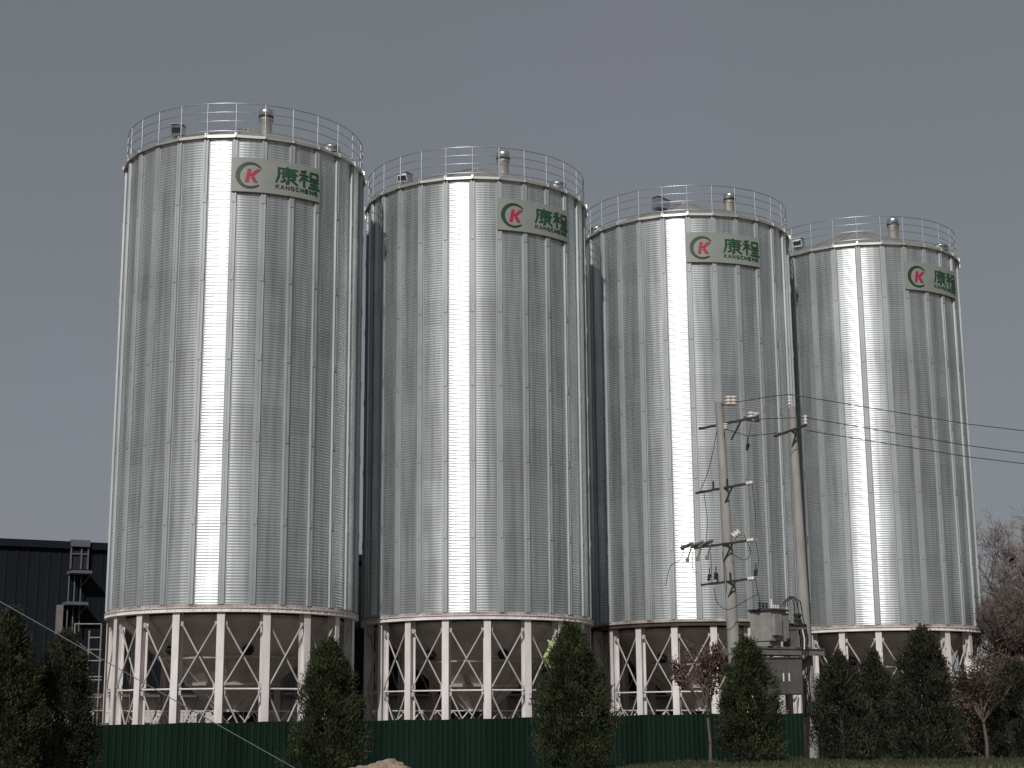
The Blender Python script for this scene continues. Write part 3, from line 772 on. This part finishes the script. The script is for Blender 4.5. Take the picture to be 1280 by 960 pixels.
# distribution cabinet hung below the platform
cc = at(970, 846, 40.2); cb = empty('distribution_cabinet', (cc.x, cc.y, cc.z), bang - .45); tag(cb, 'dull grey three door electrical cabinet hanging under the transformer platform', 'cabinet')
ch_ = at(970, 823, 40.2).z - at(970, 868, 40.2).z
mb = MB(); mb.box((0, 0, 0), (1.22, .5, ch_)); mb.build('case', M['cabinet'], cb)
mb = MB(); mb.box((0, 0, ch_ / 2 + .02), (1.28, .58, .035)); mb.build('top', M['steel_dark'], cb)
for k in range(3):
    xx = -.4 + k * .4
    mb = MB(); mb.box((xx, -.262, -.01), (.385, .018, ch_ - .06)); d_ = mb.build('door', M['cabinet'], cb)
    mb = MB(); mb.box((xx + (.13 if k != 2 else -.13), -.285, -.02), (.035, .03, .2)); mb.build('handle', M['porcelain'], d_)

# overhead wires
def wire(name, pts, label, m='wire', r=.012, sag=0, group=None, cat='wire'):
    P = [at(*p) for p in pts]; out = []
    A = P[0]
    for i in range(len(P) - 1):
        A, B = P[i], P[i + 1]
        for k in range(16):
            t = k / 16; q = A.lerp(B, t); q.z -= sag * 4 * t * (1 - t); out.append(q)
    out.append(P[-1]); mb = MB(); mb.tube(out, r, 6)
    return tag(mb.build(name, M[m], None), label, cat, group)
G_ = 'overhead wires running right from the poles'
wire('overhead_wire', [(919, 503, 39.6), (960, 496, 40.6), (987, 493, 41.0)], 'short wire from the top insulators to the peak of the right pole', r=.010)
wire('overhead_wire', [(947, 524, 39.4), (968, 523, 39.8), (1007, 522, 40.2)], 'short level wire joining the two poles below the peak', r=.010)
wire('overhead_wire', [(908, 537, 39.7), (935, 545, 40), (975, 541, 41)], 'short drooping wire between the crossarms of both poles', r=.010)
wire('overhead_wire', [(987, 493, 41.0), (1209, 530, 43.0), (1480, 562, 46)], 'topmost of the three thin wires leaving right past the rightmost silo', r=.011, group=G_)
wire('overhead_wire', [(1007, 522, 40.2), (1210, 557, 42.2), (1480, 592, 45)], 'middle of the three thin wires leaving right past the rightmost silo', r=.011, group=G_)
wire('overhead_wire', [(1008, 538, 40.4), (1210, 571, 42.4), (1480, 604, 45)], 'lowest of the three thin wires leaving right past the rightmost silo', r=.011, group=G_)
wire('stay_wire', [(-240, 618, 30), (0, 752, 31), (368, 960, 33)], 'slanting steel stay wire crossing low at the left', 'guy', .009, cat='stay wire')

# ------------------------------------------------------------------ vegetation
def leafbag(): return [], [], []
def add_leaf(V, Fc, T, p, d, w_, L, tone, rnd):
    d = d.normalized(); s = d.cross(Vector((rnd.uniform(-1, 1), rnd.uniform(-1, 1), rnd.uniform(-1, 1)))).normalized() * w_ / 2
    i = len(V); V += [p - s * .6, p + s * .6, p + d * L * .6 + s, p + d * L, p + d * L * .6 - s]
    Fc.append((i, i + 1, i + 2, i + 3, i + 4)); T.append(tone)
def leafmesh(name, V, Fc, T, m):
    me = bpy.data.meshes.new(name); me.from_pydata([tuple(v) for v in V], [], Fc); me.materials.append(m); fattr(me, 'tone', T); return me
def conifer_mesh(seed, m, H=1.0, W=1.0, clumps=420, leaves=70, shape=0.55, two_tops=False):
    # unit tree: height 1, radius ~.5 in x,y, scaled when placed is avoided: sizes are real metres
    rnd = random.Random(seed); V, Fc, T = leafbag()
    ph = [rnd.uniform(0, 6.28) for _ in range(6)]
    def rad(z, a):
        t = z / H
        base = (min(1, (t + .02) / .10) ** .6) * (1 - t ** 2.6) ** .85
        base = W / 2 * max(.05, base)
        return base * (1 + .13 * math.sin(3 * a + ph[0] + t * 6) + .10 * math.sin(5 * a + ph[1] - t * 11) + .09 * math.sin(t * 23 + ph[2] + a))
    for c in range(clumps):
        t = rnd.random() ** .85; z = H * (.02 + .97 * t); a = rnd.uniform(0, 6.2832)
        r = rad(z, a) * (rnd.random() ** .28) * rnd.uniform(.86, 1.1)
        cx, cy = r * math.sin(a), r * math.cos(a)
        cs = rnd.uniform(.06, .13) * (W / 1.6) ** .5 * (1.1 - .35 * t) ; tone = rnd.random()
        up_ = rnd.uniform(.7, 1.5)
        out = Vector((math.sin(a), math.cos(a), up_)).normalized()
        for k in range(leaves):
            q = Vector((cx, cy, z)) + Vector((rnd.gauss(0, 1), rnd.gauss(0, 1), rnd.gauss(0, 1.5))) * cs * .75 + out * cs * rnd.uniform(-.3, 1.2)
            d = out + Vector((rnd.uniform(-.7, .7), rnd.uniform(-.7, .7), rnd.uniform(-.5, .7)))
            add_leaf(V, Fc, T, q, d, rnd.uniform(.014, .028), rnd.uniform(.05, .10), min(1, max(0, tone + rnd.uniform(-.25, .25))), rnd)
    for k in range(9):   # leading shoots
        a = rnd.uniform(0, 6.28); rr = rnd.uniform(0, .12) * W; z = H * rnd.uniform(.9, .99)
        for j in range(60):
            q = Vector((rr * math.sin(a), rr * math.cos(a), z + rnd.random() * .28 * (1 - rr)))
            add_leaf(V, Fc, T, q + Vector((rnd.gauss(0, .02), rnd.gauss(0, .02), 0)), Vector((rnd.uniform(-.5, .5), rnd.uniform(-.5, .5), 1.2)), .02, .08, rnd.random(), rnd)
    return leafmesh('crown', V, Fc, T, m)
def place_conifer(i, pxc, pxw, pytop, Y, m, label, seed, group='clipped conifers in front of the fence'):
    c = at(pxc, pytop, Y); gz = ground_z(c.x, Y); H = c.z - gz - .1; W = pxw * Y / F_PX * .96
    root = empty('conifer', (c.x, Y, gz - .02)); tag(root, label, 'conifer', group)
    me = conifer_mesh(seed, m, H, W, clumps=int(430 * H / 3 * W / 1.5), leaves=90)
    child('crown', me, root, loc=(0, 0, .12))
    mb = MB(); mb.tube([(0, 0, -.05), (.02, .01, H * .5), (0, 0, H * .93)], [.06, .04, .01], 7)
    rnd = random.Random(seed + 50)
    for k in range(30):
        z = H * rnd.uniform(.06, .85); a = rnd.uniform(0, 6.28); L_ = W * .42 * (1 - (z / H) ** 1.8)
        mb.tube([(0, 0, z), (L_ * math.sin(a), L_ * math.cos(a), z + L_ * .8)], [.016, .004], 4)
    mb.build('trunk', M['darkbark'], root)
CON = [(14, 86, 768, 37.0, 'conifer', 'dark conifer cut by the left edge of the picture'),
       (82, 84, 796, 38.5, 'conifer2', 'dark conifer second from the left, beside the scaffold tower'),
       (412, 84, 808, 40.0, 'conifer', 'green columnar conifer before the right legs of the leftmost silo'),
       (713, 92, 788, 39.0, 'conifer', 'broad green columnar conifer before the right legs of the second silo'),
       (934, 75, 807, 38.0, 'conifer', 'dark conifer hiding the foot of the left concrete pole'),
       (1048, 74, 826, 39.0, 'conifer2', 'bushy conifer standing just right of the right concrete pole'),
       (1090, 62, 822, 41.5, 'conifer2', 'slim conifer wedged between two wider ones before the rightmost silo'),
       (1152, 84, 793, 39.0, 'conifer2', 'tall pointed dark conifer before the rightmost silo'),
       (1268, 78, 835, 40.0, 'conifer2', 'dark bushy conifer at the right edge of the picture')]
for i, (pc_, pw, pt, Y, mm, lab) in enumerate(CON): place_conifer(i, pc_, pw, pt, Y, M[mm], lab, 100 + i)

def branchy(mb, rnd, p, d, L, r, depth, ends, spread=.6, up=.15, segs=3, minr=.004, nb=(2, 4), sides=None):
    pts = [p]; q = p; dd = d.normalized()
    for s in range(segs):
        dd = (dd + Vector((rnd.gauss(0, .12), rnd.gauss(0, .12), rnd.gauss(0, .08) + up * .25))).normalized(); q = q + dd * L / segs; pts.append(q)
    rr = [max(minr, r * (1 - .45 * i / segs)) for i in range(segs + 1)]
    mb.tube(pts, rr, sides or (8 if r > .04 else 5 if r > .012 else 3), cap=False)
    ends.append((pts[-1], dd, depth)); 
    if depth <= 0: return
    for k in range(rnd.randint(*nb)):
        t = rnd.uniform(.35, 1.0); i = min(segs - 1, int(t * segs)); b = pts[i].lerp(pts[i + 1], t * segs - i)
        nd = (dd + Vector((rnd.gauss(0, 1), rnd.gauss(0, 1), rnd.gauss(0, .6) + up)).normalized() * spread * rnd.uniform(.8, 1.5)).normalized()
        branchy(mb, rnd, b, nd, L * rnd.uniform(.55, .8), r * .58, depth - 1, ends, spread, up, segs, minr, nb, sides)
def leafy_tree(name, px_base, py_base, px_top, py_top, Y, m, label, cat, seed, crown_h=.55, wid=1.0, nleaf=14, lsize=.06, bark='bark', r0=.045, depth=4, fork=True):
    b, t = at(px_base, py_base, Y), at(px_top, py_top, Y); gz = ground_z(b.x, Y) - .05
    root = empty(name, (b.x, Y, gz)); tag(root, label, cat)
    rnd = random.Random(seed); H = t.z - gz; lean = (t.x - b.x); mb = MB(); ends = []
    p1 = Vector((lean * .45, 0, H * (1 - crown_h))); mb.tube([(0, 0, -.1), p1 * .5 + Vector((.03, 0, 0)), p1], [r0, r0 * .85, r0 * .7], 8)
    for k in range(7):
        a = k * 2.4 + rnd.random(); d = Vector((math.cos(a) * .75 * wid, math.sin(a) * .75 * wid, 1.0 + rnd.random() * .8))
        branchy(mb, rnd, p1 + Vector((0, 0, rnd.uniform(-.15, .25))), d, H * crown_h * .42, r0 * .5, depth - 1, ends, .6, .2, 3, .003, (2, 3))
    mb.build('trunk', M[bark], root)
    V, Fc, T = leafbag()
    for (p, d, dp) in ends:
        if dp > 1: continue
        for k in range(rnd.randint(nleaf // 3, nleaf)):
            q = p - d * rnd.uniform(0, .25) + Vector((rnd.gauss(0, .05), rnd.gauss(0, .05), rnd.gauss(0, .05)))
            add_leaf(V, Fc, T, q, Vector((rnd.gauss(0, 1), rnd.gauss(0, 1), rnd.gauss(-.4, .8))), lsize * rnd.uniform(.4, .8), lsize * rnd.uniform(.7, 1.3), rnd.random(), rnd)
    child('crown', leafmesh('crown', V, Fc, T, m), root)
leafy_tree('young_tree', 888, 958, 880, 800, 38.6, M['brownleaf'], 'young tree with thin dry brown leaves left of the left concrete pole', 'tree', 11, crown_h=.62, wid=.75, nleaf=22, lsize=.07, r0=.045, bark='greybark')
leafy_tree('young_tree', 1234, 952, 1222, 812, 39.2, M['oliveleaf'], 'young tree with a forked pale trunk and sparse leaves beside the rightmost silo', 'tree', 23, crown_h=.66, wid=1.2, nleaf=16, lsize=.06, r0=.05, bark='greybark')

def bare_tree(px_, pytop, Y, H_w, seed, label, depth=6, bark='twig'):
    t = at(px_, pytop, Y); gz = ground_z(t.x, Y) - .1; root = empty('bare_tree', (t.x, Y, gz)); tag(root, label, 'tree')
    H = t.z - gz; rnd = random.Random(seed); mb = MB(); ends = []
    mb.tube([(0, 0, 0), (.1, 0, H * .14), (.05, .1, H * .28)], [.26, .2, .17], 10)
    fine = MB()
    for k in range(7):
        a = k * 2.4 + rnd.random(); d = Vector((math.cos(a) * H_w, math.sin(a) * H_w, 1.1 + rnd.random() * .9))
        branchy(mb, rnd, Vector((.05, .1, H * rnd.uniform(.2, .3))), d, H * .38, .10, 2, ends, .6, .3, 4, .02, (3, 4))
    mb.build('trunk', M['darkbark'], root)
    e2 = [e for e in ends]
    for (p, d, dp) in e2:
        for k in range(3 if dp else 4):
            branchy(fine, rnd, p - d * rnd.uniform(0, .9), (d + Vector((rnd.gauss(0, .6), rnd.gauss(0, .6), rnd.gauss(.15, .5)))), H * .085, .022, 3, [], .75, .12, 3, .0075, (3, 4), 3)
    fine.build('crown', M[bark], root)
    return root, H
bt, bH = bare_tree(1262, 655, 84.0, .55, 31, 'tall bare pinkish grey tree rising at the right of the silos')
bt2, _ = bare_tree(1268, 738, 70.0, .8, 37, 'lower bare brown tree in front of the tall bare tree', bark='browntwig')
# nest
p = at(1262, 697, 83.5); mb = MB(); rnd = random.Random(9)
for k in range(160):
    q = Vector((rnd.gauss(0, .16), rnd.gauss(0, .16), rnd.gauss(0, .10))); d = Vector((rnd.gauss(0, 1), rnd.gauss(0, 1), rnd.gauss(0, .3))).normalized() * .2
    mb.tube([q - d, q + d], .012, 3)
o = mb.build('nest', M['darkbark'], None); o.location = p; tag(o, 'dark twig nest high in the bare tree', 'nest')

# shrubs behind the right end of the fence
def shrub(px_, pw, pt, Y, m, label, seed):
    c = at(px_, pt, Y); gz = ground_z(c.x, Y); H = c.z - gz; W = pw * Y / F_PX
    root = empty('shrub', (c.x, Y, gz)); tag(root, label, 'shrub')
    rnd = random.Random(seed); V, Fc, T = leafbag(); mb = MB(); ends = []
    for k in range(12):
        a = k * 2.4; branchy(mb, rnd, Vector((rnd.gauss(0, .15), rnd.gauss(0, .15), 0)), Vector((math.cos(a) * W / H * .7, math.sin(a) * .5, 1.0)), H * .45, .035, 3, ends, .7, .2, 3, .006, (3, 4))
    mb.build('stem', M['darkbark'], root)
    for (p, d, dp) in ends:
        if dp > 2: continue
        for k in range(9):
            q = p + Vector((rnd.gauss(0, .12), rnd.gauss(0, .12), rnd.gauss(0, .12)))
            if q.z > H: continue
            add_leaf(V, Fc, T, q, Vector((rnd.gauss(0, 1), rnd.gauss(0, 1), rnd.gauss(0, .8))), .05, .09, rnd.random(), rnd)
    child('foliage', leafmesh('foliage', V, Fc, T, m), root)
shrub(1258, 80, 800, 58.0, M['brownleaf'], 'rust brown shrub behind the fence at the right edge', 41)
shrub(1222, 60, 838, 60.0, M['oliveleaf'], 'olive shrub behind the fence below the rightmost silo', 43)

# rocky mound at the bottom
bm = bmesh.new(); bmesh.ops.create_icosphere(bm, subdivisions=5, radius=1); rn = random.Random(2)
from mathutils import noise
c = at(478, 950, 36.0)
for v in bm.verts:
    k = 1 + .32 * noise.noise(v.co * 1.6 + Vector((4, 1, 2))) + .16 * noise.noise(v.co * 5) + .07 * noise.noise(v.co * 14)
    v.co = Vector((v.co.x * .72, v.co.y * .6, v.co.z * .36)) * k
me = bpy.data.meshes.new('mound'); bm.to_mesh(me); bm.free(); me.materials.append(M['rock'])
for f in me.polygons: f.use_smooth = True
o = bpy.data.objects.new('sand_mound', me); COL.objects.link(o); o.location = (c.x, 36.0, c.z - .38); tag(o, 'small pale sandy mound at the foot of the fence', 'mound')

# grass on the bank
V, Fc, T = leafbag(); rnd = random.Random(77)
for k in range(52000):
    y = rnd.uniform(28.5, 41.5); x = rnd.uniform(-13, 14.5)
    if x < 0.5 and rnd.random() < .6: continue
    z = ground_z(x, y); h = rnd.uniform(.04, .11) * (1.2 if x > 4 else 1) * (1 + .5 * noise.noise(Vector((x, y, 0)) * .8))
    add_leaf(V, Fc, T, Vector((x, y, z - .01)), Vector((rnd.gauss(0, .35), rnd.gauss(0, .35), 1)), .018, h, rnd.random(), rnd)
o = bpy.data.objects.new('grass', leafmesh('grass', V, Fc, T, M['grass'])); COL.objects.link(o); tag(o, 'short dull green grass on the bank under the conifers', 'grass', kind='stuff')
